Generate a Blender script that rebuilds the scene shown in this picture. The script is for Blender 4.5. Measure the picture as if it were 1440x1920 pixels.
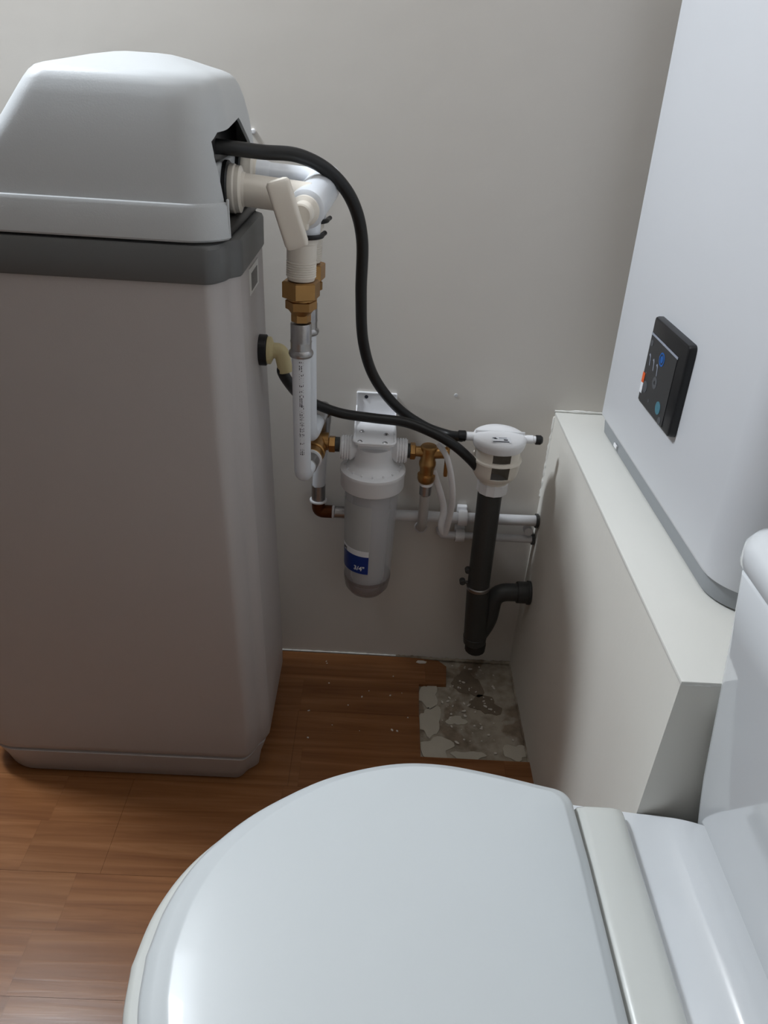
import bpy, bmesh, math, random
from mathutils import Vector, Matrix, Quaternion
random.seed(7)
for o in list(bpy.data.objects): bpy.data.objects.remove(o)
SC = bpy.context.scene; COL = SC.collection; PI = math.pi

# ---------------------------------------------------------------- camera
F = 1427.0; CAM = Vector((0.0, -1.3194, 1.15))
RX = Vector((0.99834, 0.00907, 0.05686))      # image right in the room
RY = Vector((0.05359, -0.50747, -0.86000))    # image down in the room
RZ = Vector((0.02105, 0.86162, -0.50712))     # view direction
cd = bpy.data.cameras.new('camera'); cam = bpy.data.objects.new('camera', cd); COL.objects.link(cam)
cam.matrix_world = Matrix(((RX.x, -RY.x, -RZ.x, CAM.x), (RX.y, -RY.y, -RZ.y, CAM.y), (RX.z, -RY.z, -RZ.z, CAM.z), (0, 0, 0, 1)))
cd.sensor_fit = 'VERTICAL'; cd.sensor_height = 36; cd.lens = 36 * F / 1920; cd.clip_start = 0.02
SC.camera = cam

# ---------------------------------------------------------------- light and exposure
w = bpy.data.worlds.new('world'); SC.world = w; w.use_nodes = True
w.node_tree.nodes['Background'].inputs[0].default_value = (0.75, 0.85, 1, 1)
w.node_tree.nodes['Background'].inputs[1].default_value = 0.6
def area(name, loc, target, sx, sy, power, col):
    l = bpy.data.lights.new(name, 'AREA'); l.shape = 'RECTANGLE'; l.size = sx; l.size_y = sy; l.energy = power; l.color = col
    o = bpy.data.objects.new(name, l); COL.objects.link(o); o.location = loc
    o.rotation_euler = (Vector(target) - Vector(loc)).to_track_quat('-Z', 'Y').to_euler(); return o
area('window_light', (-1.06, -0.20, 2.22), (0.1, -0.30, 0.4), 0.18, 0.26, 34, (0.86, 0.93, 1.0))
area('ceiling_fill', (-0.15, -0.8, 2.36), (-0.15, -0.75, 0), 0.5, 0.5, 2.3, (1.0, 0.97, 0.93))  # dim overhead fill, added for ambient light rather than for a known lamp
SC.view_settings.view_transform = 'Standard'; SC.view_settings.look = 'None'
SC.view_settings.gamma = 1; SC.view_settings.use_curve_mapping = False
SC.view_settings.exposure = -0.12

# ---------------------------------------------------------------- helpers
def at(px, py, X=None, Y=None, Z=None):
    """the room point a photo pixel shows on a plane of the room"""
    r = RX * (px - 720) + RY * (py - 960) + RZ * F
    t = (X - CAM.x) / r.x if X is not None else (Y - CAM.y) / r.y if Y is not None else (Z - CAM.z) / r.z
    return CAM + r * t
def srgb(c):
    f = lambda v: v / 12.92 if v <= .04045 else ((v + .055) / 1.055) ** 2.4
    return tuple(f(v / 255) for v in c) + (1,)
MATS = {}
def mat(name, rgb, rough=.5, metal=0, bump=0, bscale=40, vary=0, vscale=6, trans=0, ior=1.45, coat=0, spec=.5, sss=0, alpha=1):
    if name in MATS: return MATS[name]
    m = bpy.data.materials.new(name); m.use_nodes = True; nt = m.node_tree; b = nt.nodes['Principled BSDF']
    b.inputs['Base Color'].default_value = srgb(rgb); b.inputs['Roughness'].default_value = rough; b.inputs['Metallic'].default_value = metal
    b.inputs['IOR'].default_value = ior; b.inputs['Transmission Weight'].default_value = trans; b.inputs['Coat Weight'].default_value = coat
    b.inputs['Specular IOR Level'].default_value = spec; b.inputs['Alpha'].default_value = alpha
    tc = nt.nodes.new('ShaderNodeTexCoord')
    if vary or name:
        n = nt.nodes.new('ShaderNodeTexNoise'); n.inputs['Scale'].default_value = vscale; n.inputs['Detail'].default_value = 5
        nt.links.new(tc.outputs['Object'], n.inputs['Vector'])
        mx = nt.nodes.new('ShaderNodeMix'); mx.data_type = 'RGBA'
        k = max(vary, .02)
        mx.inputs[6].default_value = tuple(c * (1 - k) for c in srgb(rgb)[:3]) + (1,)
        mx.inputs[7].default_value = tuple(min(1, c * (1 + k)) for c in srgb(rgb)[:3]) + (1,)
        nt.links.new(n.outputs['Fac'], mx.inputs[0]); nt.links.new(mx.outputs[2], b.inputs['Base Color'])
    if bump:
        n2 = nt.nodes.new('ShaderNodeTexNoise'); n2.inputs['Scale'].default_value = bscale; n2.inputs['Detail'].default_value = 4
        nt.links.new(tc.outputs['Object'], n2.inputs['Vector'])
        bp = nt.nodes.new('ShaderNodeBump'); bp.inputs['Strength'].default_value = bump; bp.inputs['Distance'].default_value = .004
        nt.links.new(n2.outputs['Fac'], bp.inputs['Height']); nt.links.new(bp.outputs['Normal'], b.inputs['Normal'])
    MATS[name] = m; return m
def smooth(me, ang=35):
    for p in me.polygons: p.use_smooth = True
    try: me.set_sharp_from_angle(angle=math.radians(ang))
    except Exception: pass
def obj(name, bm, m, parent=None, ang=35, shade=True):
    me = bpy.data.meshes.new(name)
    if isinstance(bm, bmesh.types.BMesh):
        bmesh.ops.recalc_face_normals(bm, faces=bm.faces); bm.to_mesh(me); bm.free()
    else: me = bm
    me.materials.clear(); me.materials.append(m)
    if shade: smooth(me, ang)
    o = bpy.data.objects.new(name, me); COL.objects.link(o)
    if parent is not None:
        o.parent = parent; o.matrix_parent_inverse = parent.matrix_world.inverted() if False else Matrix.Translation(-world_loc(parent))
    return o
def world_loc(o):
    v = Vector(o.location)
    return v if o.parent is None else world_loc(o.parent) * 0 + v   # only things carry an offset
def tag(o, label=None, cat=None, group=None, kind=None):
    if label: o['label'] = label
    if cat: o['category'] = cat
    if group: o['group'] = group
    if kind: o['kind'] = kind
    return o
def thing(name, label, cat, loc, group=None):
    o = bpy.data.objects.new(name, None); COL.objects.link(o); o.location = loc; o.empty_display_size = .02
    return tag(o, label, cat, group)
def sub(name, bm, m, part, ang=35, shade=True):   # a piece of a part (parts sit at the room origin in effect)
    o = obj(name, bm, m, None, ang, shade); o.parent = part; return o
def B(): return bmesh.new()
def box(bm, a, b, bev=0, seg=3, mtx=None):
    a = Vector(a); b = Vector(b)
    r = bmesh.ops.create_cube(bm, size=1); vs = r['verts']
    for v in vs: v.co = Vector(((a.x + b.x) / 2 + v.co.x * (b.x - a.x), (a.y + b.y) / 2 + v.co.y * (b.y - a.y), (a.z + b.z) / 2 + v.co.z * (b.z - a.z)))
    if bev:
        es = list({e for v in vs for e in v.link_edges})
        rr = bmesh.ops.bevel(bm, geom=es, offset=bev, segments=seg, affect='EDGES', profile=.5); vs = list({v for f in rr['faces'] for v in f.verts} | {v for v in vs if v.is_valid})
    if mtx is not None:
        for v in vs: v.co = mtx @ v.co
    return bm
def frame(d):
    d = Vector(d).normalized(); q = Vector((0, 0, 1)).rotation_difference(d); return q.to_matrix().to_4x4()
def lathe(bm, prof, base, axis=(0, 0, 1), n=40, caps=True, a0=0, a1=2 * PI, rot=0):
    """prof: list of (radius, height along the axis)"""
    M = Matrix.Translation(Vector(base)) @ frame(axis); full = abs(a1 - a0 - 2 * PI) < 1e-6
    k = n if full else n + 1; rings = []
    for r, h in prof:
        if r < 1e-6: rings.append([bm.verts.new(M @ Vector((0, 0, h)))])
        else: rings.append([bm.verts.new(M @ Vector((r * math.cos(a0 + rot + (a1 - a0) * i / n), r * math.sin(a0 + rot + (a1 - a0) * i / n), h))) for i in range(k)])
    for A, C in zip(rings, rings[1:]):
        for i in range(n):
            j = (i + 1) % k
            if len(A) == 1 and len(C) == 1: continue
            if len(A) == 1: bm.faces.new((A[0], C[j], C[i]))
            elif len(C) == 1: bm.faces.new((A[i], A[j], C[0]))
            else: bm.faces.new((A[i], A[j], C[j], C[i]))
    if caps and full:
        for R_ in (rings[0], rings[-1]):
            if len(R_) > 2: bm.faces.new(R_)
    return bm
def cyl(bm, a, b, r, r2=None, n=32, bev=0):
    a = Vector(a); b = Vector(b); L = (b - a).length; r2 = r if r2 is None else r2
    p = [(r, 0), (r2, L)] if not bev else [(r - bev, 0), (r, bev), (r2, L - bev), (r2 - bev, L)]
    return lathe(bm, p, a, b - a, n)
def hexn(bm, a, b, r, rot=0, ch=.0015):
    a = Vector(a); b = Vector(b); L = (b - a).length
    return lathe(bm, [(r - ch * 2, 0), (r, ch), (r, L - ch), (r - ch * 2, L)], a, b - a, 6, rot=rot)
def spline(pts, n=14):
    pts = [Vector(p) for p in pts]; out = []
    P = [pts[0] * 2 - pts[1]] + pts + [pts[-1] * 2 - pts[-2]]
    for i in range(1, len(P) - 2):
        for k in range(n):
            t = k / n; a, b, c, d = P[i - 1], P[i], P[i + 1], P[i + 2]
            out.append(.5 * ((2 * b) + (c - a) * t + (2 * a - 5 * b + 4 * c - d) * t * t + (3 * b - a - 3 * c + d) * t ** 3))
    out.append(pts[-1]); return out
def fillet(pts, r, n=10):
    pts = [Vector(p) for p in pts]; out = [pts[0]]
    for i in range(1, len(pts) - 1):
        u = (pts[i - 1] - pts[i]); v = (pts[i + 1] - pts[i]); rr = min(r, u.length * .49, v.length * .49)
        a = pts[i] + u.normalized() * rr; c = pts[i] + v.normalized() * rr
        for k in range(n + 1):
            t = k / n; out.append(a * (1 - t) ** 2 + pts[i] * 2 * t * (1 - t) + c * t * t)
    out.append(pts[-1]); return out
def tube(bm, path, r, n=20, caps=True, sq=None):
    path = [Vector(p) for p in path]; T = []
    for i in range(len(path)):
        T.append((path[min(i + 1, len(path) - 1)] - path[max(i - 1, 0)]).normalized())
    up = Vector((0, 0, 1)) if abs(T[0].z) < .9 else Vector((1, 0, 0)); N = (up - T[0] * up.dot(T[0])).normalized(); rings = []
    for i, p in enumerate(path):
        if i: N = T[i - 1].rotation_difference(T[i]) @ N; N = (N - T[i] * N.dot(T[i])).normalized()
        Bn = T[i].cross(N); rr = r(i / (len(path) - 1)) if callable(r) else r; ra, rb = (rr, rr) if sq is None else sq
        rings.append([bm.verts.new(p + N * ra * math.cos(2 * PI * k / n) + Bn * rb * math.sin(2 * PI * k / n)) for k in range(n)])
    for A, C in zip(rings, rings[1:]):
        for k in range(n): bm.faces.new((A[k], A[(k + 1) % n], C[(k + 1) % n], C[k]))
    if caps: bm.faces.new(rings[0]); bm.faces.new(rings[-1])
    return bm
def loft(bm, rings, cap0=True, cap1=True):
    vr = [[bm.verts.new(p) for p in R_] for R_ in rings]; n = len(vr[0])
    for A, C in zip(vr, vr[1:]):
        for k in range(n): bm.faces.new((A[k], A[(k + 1) % n], C[(k + 1) % n], C[k]))
    if cap0: bm.faces.new(vr[0])
    if cap1: bm.faces.new(vr[-1])
    return vr
def rrect(x0, x1, y0, y1, rads, z, seg=10, side=14):
    """rounded rectangle, radii in order x1y1, x0y1, x0y0, x1y0, evenly dotted sides"""
    cs = [(x1, y1, 0), (x0, y1, 1), (x0, y0, 2), (x1, y0, 3)]; arcs = []
    for (cx, cy, q), r in zip(cs, rads):
        ox = cx - r if q in (0, 3) else cx + r; oy = cy - r if q in (0, 1) else cy + r
        arcs.append([Vector((ox + r * math.cos(q * PI / 2 + PI / 2 * k / seg), oy + r * math.sin(q * PI / 2 + PI / 2 * k / seg), z)) for k in range(seg + 1)])
    out = []
    for i in range(4):
        out += arcs[i]; a = arcs[i][-1]; b = arcs[(i + 1) % 4][0]
        out += [a.lerp(b, k / side) for k in range(1, side)]
    return out
def prism(bm, poly, f0, f1):
    """closed prism between two maps of a 2D polygon"""
    A = [bm.verts.new(f0(*p)) for p in poly]; C = [bm.verts.new(f1(*p)) for p in poly]; n = len(poly)
    for k in range(n): bm.faces.new((A[k], A[(k + 1) % n], C[(k + 1) % n], C[k]))
    bm.faces.new(A); bm.faces.new(C); return bm
def text_mesh(s, size, ext=.0002):
    cu = bpy.data.curves.new('t', 'FONT'); cu.body = s; cu.size = size; cu.extrude = ext; cu.align_x = 'LEFT'; cu.resolution_u = 2; cu.offset = size * .022
    o = bpy.data.objects.new('t', cu); COL.objects.link(o); dg = bpy.context.evaluated_depsgraph_get()
    me = bpy.data.meshes.new_from_object(o.evaluated_get(dg)); bpy.data.objects.remove(o); return me
def text_obj(name, s, size, fn, m, part, ext=.0002):
    me = text_mesh(s, size, ext); wd = max([v.co.x for v in me.vertices] + [0])
    for v in me.vertices: v.co = fn(v.co.x, v.co.y, v.co.z, wd)
    return sub(name, me, m, part, shade=False)
def boolean(o, cutter):
    md = o.modifiers.new('cut', 'BOOLEAN'); md.operation = 'DIFFERENCE'; md.object = cutter; md.solver = 'EXACT'
    dg = bpy.context.evaluated_depsgraph_get(); me = bpy.data.meshes.new_from_object(o.evaluated_get(dg))
    o.modifiers.clear(); m = o.data.materials[0]; o.data = me
    if not me.materials: me.materials.append(m)
    bpy.data.objects.remove(cutter); smooth(me, 32)

# ---------------------------------------------------------------- materials
def mat_wall(name, rgb, amp=.02, bump=.12):
    m = mat(name, rgb, .75, bump=bump, bscale=26, vary=amp, vscale=5, spec=.3); return m
M_wall = mat_wall('wall_paint', (213, 208, 201))
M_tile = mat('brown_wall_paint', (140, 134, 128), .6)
M_box = mat_wall('ledge_paint', (222, 219, 211), .02, .2)
M_ledge = mat('ledge_board', (218, 217, 211), .5, vary=.02)
M_white = mat('white_plastic', (236, 236, 238), .35, coat=.1)
M_soft = mat('softener_plastic', (180, 174, 172), .42, bump=.05, bscale=500)
M_lid = mat('softener_lid_plastic', (190, 193, 195), .36, bump=.05, bscale=500)
M_band = mat('grey_band_plastic', (98, 99, 99), .45)
M_black = mat('black_rubber', (22, 22, 23), .42)
M_blackp = mat('black_plastic', (14, 14, 16), .4)
M_cream = mat('cream_plastic', (230, 223, 212), .38)
M_pipe = mat('white_pipe', (232, 236, 242), .32, coat=.2)
M_beige = mat('beige_plastic', (205, 190, 145), .4)
M_brass = mat('brass', (176, 136, 86), .38, 1, bump=.05, bscale=200, vary=.12, vscale=40)
M_dbrass = mat('dark_brass', (96, 52, 22), .5, .6, vary=.2, vscale=60)
M_steel = mat('steel_sleeve', (168, 166, 166), .32, 1, bump=.1, bscale=180, vary=.15, vscale=70)
M_grey = mat('dark_grey_drain_plastic', (58, 59, 58), .45)
M_galv = mat('grey_wall_pipe', (214, 214, 216), .4)
M_ceram = mat('ceramic_glaze', (214, 217, 220), .09, coat=.6)
M_seat = mat('seat_plastic', (200, 205, 207), .33, coat=.05)
M_seat2 = mat('seat_plastic_warm', (204, 206, 202), .25, coat=.2)
M_cover = mat('boiler_cover', (208, 210, 214), .35)
M_strip = mat('boiler_base_grey', (150, 154, 158), .5)
M_panel = mat('panel_black', (22, 23, 26), .32)
M_screen = mat('panel_screen', (40, 42, 45), .3)
M_gline = mat('grey_print', (150, 155, 168), .5)
M_lgrey = mat('dim_grey_print', (82, 84, 88), .5)
M_blue = mat('blue_print', (30, 92, 165), .5)
M_teal = mat('teal_print', (70, 120, 135), .5)
M_orange = mat('orange_sticker', (226, 96, 40), .5)
M_paper = mat('white_sticker', (232, 234, 238), .5)
M_label = mat('label_blue', (14, 50, 128), .35)
M_ink = mat('dark_ink', (40, 42, 52), .6)
M_caulk = mat('caulk', (226, 225, 220), .6, bump=.4, bscale=120)
M_crumb = mat('plaster_crumbs', (205, 198, 188), .8)
M_chrome = mat('chrome', (200, 200, 202), .2, 1)
M_clear = mat('clear_plastic', (226, 226, 230), .12, alpha=.32)
M_clabel = mat('clear_label', (225, 226, 224), .35, alpha=.35)
M_frost = mat('filter_sleeve', (222, 220, 222), .5, alpha=.6)
def mat_wood():
    m = bpy.data.materials.new('laminate_wood'); m.use_nodes = True; nt = m.node_tree; N = nt.nodes; L = nt.links; b = N['Principled BSDF']
    geo = N.new('ShaderNodeNewGeometry'); sep = N.new('ShaderNodeSeparateXYZ'); L.new(geo.outputs['Position'], sep.inputs[0])
    def mth(op, a, b_=None, c=None):
        n = N.new('ShaderNodeMath'); n.operation = op
        for i, v in enumerate((a, b_, c)):
            if v is None: continue
            if isinstance(v, (int, float)): n.inputs[i].default_value = v
            else: L.new(v, n.inputs[i])
        return n.outputs[0]
    row = mth('FLOOR', mth('DIVIDE', mth('ADD', sep.outputs['Y'], .09), .0945))
    wr = N.new('ShaderNodeTexWhiteNoise'); wr.noise_dimensions = '1D'; L.new(row, wr.inputs['W'])
    xo = mth('ADD', sep.outputs['X'], mth('MULTIPLY', wr.outputs['Value'], 3.1)); xb = mth('DIVIDE', xo, .39); col = mth('FLOOR', xb)
    wn = N.new('ShaderNodeTexWhiteNoise'); wn.noise_dimensions = '2D'
    cmb = N.new('ShaderNodeCombineXYZ'); L.new(row, cmb.inputs[0]); L.new(col, cmb.inputs[1]); L.new(cmb.outputs[0], wn.inputs['Vector'])
    gv = N.new('ShaderNodeCombineXYZ'); L.new(mth('MULTIPLY', xo, 1.5), gv.inputs[0]); L.new(mth('MULTIPLY', sep.outputs['Y'], 30.), gv.inputs[1]); L.new(mth('MULTIPLY', wn.outputs['Value'], 9.), gv.inputs[2])
    ns = N.new('ShaderNodeTexNoise'); ns.inputs['Scale'].default_value = 1.6; ns.inputs['Detail'].default_value = 8; ns.inputs['Roughness'].default_value = .58; ns.inputs['Distortion'].default_value = .8
    L.new(gv.outputs[0], ns.inputs['Vector'])
    cr = N.new('ShaderNodeValToRGB'); L.new(ns.outputs['Fac'], cr.inputs[0])
    cr.color_ramp.elements[0].position = .26; cr.color_ramp.elements[0].color = srgb((110, 67, 36))
    cr.color_ramp.elements[1].position = .74; cr.color_ramp.elements[1].color = srgb((152, 106, 68))
    e = cr.color_ramp.elements.new(.5); e.color = srgb((132, 86, 50))
    hs = N.new('ShaderNodeHueSaturation'); L.new(cr.outputs[0], hs.inputs['Color']); L.new(mth('ADD', mth('MULTIPLY', wn.outputs['Value'], .13), .90), hs.inputs['Value'])
    fr = mth('FRACT', xb); fy = mth('FRACT', mth('DIVIDE', mth('ADD', sep.outputs['Y'], .09), .0945))
    ln = mth('MAXIMUM', mth('LESS_THAN', fr, .004), mth('LESS_THAN', fy, .012))
    mx = N.new('ShaderNodeMix'); mx.data_type = 'RGBA'; L.new(mth('MULTIPLY', ln, .12), mx.inputs[0]); L.new(hs.outputs[0], mx.inputs[6]); mx.inputs[7].default_value = srgb((70, 38, 18))
    L.new(mx.outputs[2], b.inputs['Base Color']); b.inputs['Roughness'].default_value = .26
    bp = N.new('ShaderNodeBump'); bp.inputs['Strength'].default_value = .08; bp.inputs['Distance'].default_value = .002; L.new(ns.outputs['Fac'], bp.inputs['Height']); L.new(bp.outputs[0], b.inputs['Normal'])
    return m
M_wood = mat_wood()
def mat_concrete():
    m = bpy.data.materials.new('bare_concrete'); m.use_nodes = True; nt = m.node_tree; N = nt.nodes; L = nt.links; b = N['Principled BSDF']
    tc = N.new('ShaderNodeTexCoord'); n1 = N.new('ShaderNodeTexNoise'); n1.inputs['Scale'].default_value = 9; n1.inputs['Detail'].default_value = 7; n1.inputs['Distortion'].default_value = .6; L.new(tc.outputs['Object'], n1.inputs[0])
    c = N.new('ShaderNodeValToRGB'); L.new(n1.outputs['Fac'], c.inputs[0]); c.color_ramp.elements[0].position = .47; c.color_ramp.elements[0].color = srgb((138, 123, 106)); c.color_ramp.elements[1].position = .52; c.color_ramp.elements[1].color = srgb((168, 158, 142))
    n2 = N.new('ShaderNodeTexNoise'); n2.inputs['Scale'].default_value = 45; n2.inputs['Detail'].default_value = 6; L.new(tc.outputs['Object'], n2.inputs[0])
    c2 = N.new('ShaderNodeValToRGB'); L.new(n2.outputs['Fac'], c2.inputs[0]); c2.color_ramp.elements[0].position = .25; c2.color_ramp.elements[0].color = (.55, .53, .5, 1); c2.color_ramp.elements[1].position = .6; c2.color_ramp.elements[1].color = (1, 1, 1, 1)
    mx = N.new('ShaderNodeMix'); mx.data_type = 'RGBA'; mx.blend_type = 'MULTIPLY'; mx.inputs[0].default_value = 1; L.new(c.outputs[0], mx.inputs[6]); L.new(c2.outputs[0], mx.inputs[7]); L.new(mx.outputs[2], b.inputs['Base Color'])
    b.inputs['Roughness'].default_value = .85; bp = N.new('ShaderNodeBump'); bp.inputs['Strength'].default_value = .6; bp.inputs['Distance'].default_value = .004
    ad = N.new('ShaderNodeMath'); L.new(c.outputs[0], ad.inputs[0]); L.new(n2.outputs['Fac'], ad.inputs[1]); L.new(ad.outputs[0], bp.inputs['Height']); L.new(bp.outputs[0], b.inputs['Normal'])
    return m
M_conc = mat_concrete()

# ---------------------------------------------------------------- the setting
XR = .53; XL = -1.15; YF = -2.0; ZC = 2.42
def struct(name, bm, m, parent=None, **k):
    o = obj(name, bm, m, parent, **k)
    if parent is None: o['kind'] = 'structure'
    return o
floor = struct('floor', box(B(), (XL - .1, YF - .1, -.1), (XR + .1, .1, -.008)), M_conc)
def plank(poly):
    bm = B(); prism(bm, poly, lambda x, y: Vector((x, y, -.008)), lambda x, y: Vector((x, y, 0)))
    o = obj('plank', bm, M_wood, floor, shade=False); return o
g = .0002
ys = [-.1845 - .189 * k for k in range(-1, 10)]
XB = .3385
plank([(-.55 + g, -.1845 + g), (.127, -.1845 + g), (.130, -.0885), (.189, -.0865), (.193, -.03), (.176, -.012), (.12, -.006), (-.55 + g, -.002)])
plank([(XL, -.1845 + g), (-.55 - g, -.1845 + g), (-.55 - g, -.002), (XL, -.002)])
plank([(-.12 + g, -.3735 + g), (XR, -.3735 + g), (XR, -.292), (.127, -.290), (.1275, -.1845 - g), (-.12 + g, -.1845 - g)])
plank([(XL, -.3735 + g), (-.12 - g, -.3735 + g), (-.12 - g, -.1845 - g), (XL, -.1845 - g)])
for i, y in enumerate([-.3735 - .189 * k for k in range(9)]):
    cut = [-.4, .05, -.62, -.2, .2, -.5, 0, -.3, .1][i]; y0 = max(y - .189, YF)
    for a, b in ((XL, cut), (cut, XR)):
        if y0 < y: plank([(a + g, y0 + g), (b - g, y0 + g), (b - g, y - g), (a + g, y - g)])
wall_back = struct('wall_back', box(B(), (XL - .1, 0, -.1), (XR + .1, .1, ZC)), M_wall)
struct('wall_right', box(B(), (XR, YF, -.1), (XR + .1, 0, ZC)), M_wall)
wl = B()   # left wall with its window opening
for a, b in (((XL - .1, YF, -.1), (XL, -.52, ZC)), ((XL - .1, -.52, -.1), (XL, 0, 1.95)), ((XL - .1, -.52, 2.38), (XL, 0, ZC)), ((XL - .1, -.03, 1.95), (XL, 0, 2.38))): box(wl, a, b)
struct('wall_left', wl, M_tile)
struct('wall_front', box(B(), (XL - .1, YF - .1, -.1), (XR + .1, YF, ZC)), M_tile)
struct('ceiling', box(B(), (XL - .1, YF - .1, ZC), (XR + .1, .1, ZC + .1)), M_white)
wf = B()
for a, b in (((XL - .08, -.52, 1.95), (XL - .03, -.03, 1.98)), ((XL - .08, -.52, 2.35), (XL - .03, -.03, 2.38)), ((XL - .08, -.52, 1.98), (XL - .03, -.49, 2.35)), ((XL - .08, -.06, 1.98), (XL - .03, -.03, 2.35))): box(wf, a, b)
struct('window_1', wf, M_white)
# the boxed-in ledge along the right wall
LZ = .610; LX = .339; LY = -.717
ledge = struct('wall_ledge', box(B(), (LX, LY, -.008), (XR, 0, LZ - .006)), M_box)
lb = box(B(), (LX - .001, LY - .002, LZ - .006), (XR, -.0005, LZ), .0015, 2); struct('ledge_top_board', lb, M_ledge, ledge)
def bead(pts, r, seed, name, parent=None, m=M_caulk):
    rnd = random.Random(seed); P = []
    for a, b in zip(pts, pts[1:]):
        a = Vector(a); b = Vector(b); n = max(2, int((b - a).length / .006))
        P += [a.lerp(b, k / n) for k in range(n)]
    P.append(Vector(pts[-1])); bm = B()
    tube(bm, P, lambda t: r * (.55 + .7 * rnd.random()), 7); return obj(name, bm, m, parent)
bead([(LX, -.001, .60), (LX + .001, -.0012, .43)], .0036, 3, 'caulk_bead', ledge)
bead([(LX - .002, -.002, .612), (LX + .05, -.002, .6125), (XR, -.002, .612)], .003, 4, 'caulk_bead', ledge)
bead([(LX, LY, .606), (LX + .06, LY, .605)], .002, 5, 'caulk_bead', ledge)
bead([(-.25, -.001, .001), (-.05, -.0015, .001), (.08, -.002, .0005)], .0017, 6, 'caulk_bead', wall_back)
bead([(.08, -.002, -.001), (.16, -.004, -.002), (.25, -.003, -.004), (LX, -.003, -.004)], .004, 8, 'plaster_ridge', wall_back, M_conc)
bead([(LX - .001, -.003, -.004), (LX - .001, -.30, -.004)], .0025, 9, 'plaster_ridge', ledge, M_conc)
# thin skim flakes of old adhesive on the bare concrete, and the crumbs of plaster
def flake(cx, cy, rx, ry, seed, h=.0022):
    rnd = random.Random(seed); n = 26; ph = [rnd.random() * 6 for _ in range(3)]
    poly = []
    for k in range(n):
        a = 2 * PI * k / n; s = 1 + .16 * math.sin(2 * a + ph[0]) + .14 * math.sin(3 * a + ph[1]) + .1 * math.sin(5 * a + ph[2]) + rnd.uniform(-.08, .08)
        poly.append((min(.337, max(.1285, cx + rx * s * math.cos(a))), max(-.289, cy + ry * s * math.sin(a))))
    bm = B(); prism(bm, poly, lambda x, y: Vector((x, y, -.0085)), lambda x, y: Vector((x, y, -.008 + h))); return bm
M_flake = mat('adhesive_skim', (184, 177, 162), .8, bump=.4, bscale=90, vary=.08, vscale=30)
M_flaked = mat('dark_adhesive', (116, 103, 88), .85, bump=.6, bscale=90, vary=.35, vscale=45)
for a in ((.150, -.19, .022, .045, 1), (.158, -.262, .034, .028, 2), (.205, -.185, .018, .014, 3), (.318, -.262, .024, .022, 4), (.150, -.118, .024, .03, 6), (.222, -.276, .03, .012, 8)):
    obj('adhesive_patch', flake(*a), M_flake, floor)
for a in ((.238, -.075, .03, .04, 11), (.270, -.135, .03, .028, 12)):
    obj('adhesive_patch', flake(*a, h=.0012), M_flaked, floor)
rnd = random.Random(21); cb = B()
for k in range(95):
    if k < 16: x, y, z, s = rnd.uniform(-.1, .12), rnd.uniform(-.28, -.02), 0, rnd.uniform(.0008, .0022)
    else: x, y, z, s = min(.33, max(.135, rnd.gauss(.235, .035))), max(-.28, min(-.02, rnd.gauss(-.13, .06))), -.0065, rnd.uniform(.0008, .003)
    if x > .126 and z == 0: z = -.0065
    r = bmesh.ops.create_icosphere(cb, subdivisions=1, radius=s); R3 = Matrix.Rotation(rnd.random() * 6, 3, 'Z')
    sx = rnd.uniform(.8, 2.2)
    for v in r['verts']: v.co = R3 @ Vector((v.co.x * sx, v.co.y, v.co.z * .6)) + Vector((x, y, z + s * .4))
tag(obj('plaster_crumbs', cb, M_crumb, shade=False), 'small pale plaster crumbs scattered on bare concrete and laminate below pipes', 'debris', kind='stuff')
pc = at(790, 1241, Z=.001); fb = B()
prism(fb, [(-.012, -.002), (-.004, -.005), (.009, -.004), (.012, .001), (.004, .004), (-.008, .004)], lambda x, y: Vector((pc.x + x, pc.y + y, .0)), lambda x, y: Vector((pc.x + x, pc.y + y, .0015)))
tag(obj('plaster_chip', fb, M_crumb, shade=False), 'pale plaster chip on the laminate edge by the back wall', 'debris')

# ---------------------------------------------------------------- water softener
sft = thing('water_softener', 'tall grey cabinet water softener with domed lid standing on the laminate', 'water softener', (-.41, -.23, 0))
YC = -.23
def body_ring(z, x0, x1, hw, bulge=.013, rr=.038, rl=.075, half=.095, grow=0):
    y0 = YC - hw; y1 = YC + hw
    R_ = rrect(x0 - grow, x1 + grow, y0 - grow, y1 + grow, (rr, rl, rl, rr), z, 12, 30)
    out = []
    for p in R_:
        d = abs(p.y - YC); t = min(1, max(0, (d - half) / .022)); t = t * t * (3 - 2 * t)
        if p.x > x1 + grow - rr - .001: p = Vector((p.x - bulge * t * min(1, (p.x - (x1 + grow - rr)) / rr * 1.2), p.y, p.z))
        out.append(p)
    return out
bm = B()
loft(bm, [body_ring(z, a, b, h) for z, a, b, h in ((.068, -.668, -.171, .142), (.074, -.674, -.163, .1475), (.085, -.676, -.158, .149), (.15, -.676, -.158, .15), (.4, -.672, -.166, .15), (.7, -.665, -.176, .15), (.91, -.660, -.180, .15))])
body = obj('body', bm, M_soft, sft, 50)
bm = B(); loft(bm, [body_ring(z, a, b, h) for z, a, b, h in ((0, -.650, -.184, .128), (.004, -.655, -.180, .133), (.03, -.660, -.177, .138), (.058, -.668, -.168, .1455), (.066, -.672, -.166, .147), (.070, -.665, -.172, .14))])
obj('foot', bm, M_soft, sft, 50)
bm = B(); loft(bm, [body_ring(z, -.661, -.180, .15, grow=gr) for z, gr in ((.904, -.002), (.905, .002), (.908, .0035), (.946, .0035), (.950, .001), (.951, -.004))])
obj('grey_band', bm, M_band, sft, 40)
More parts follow.
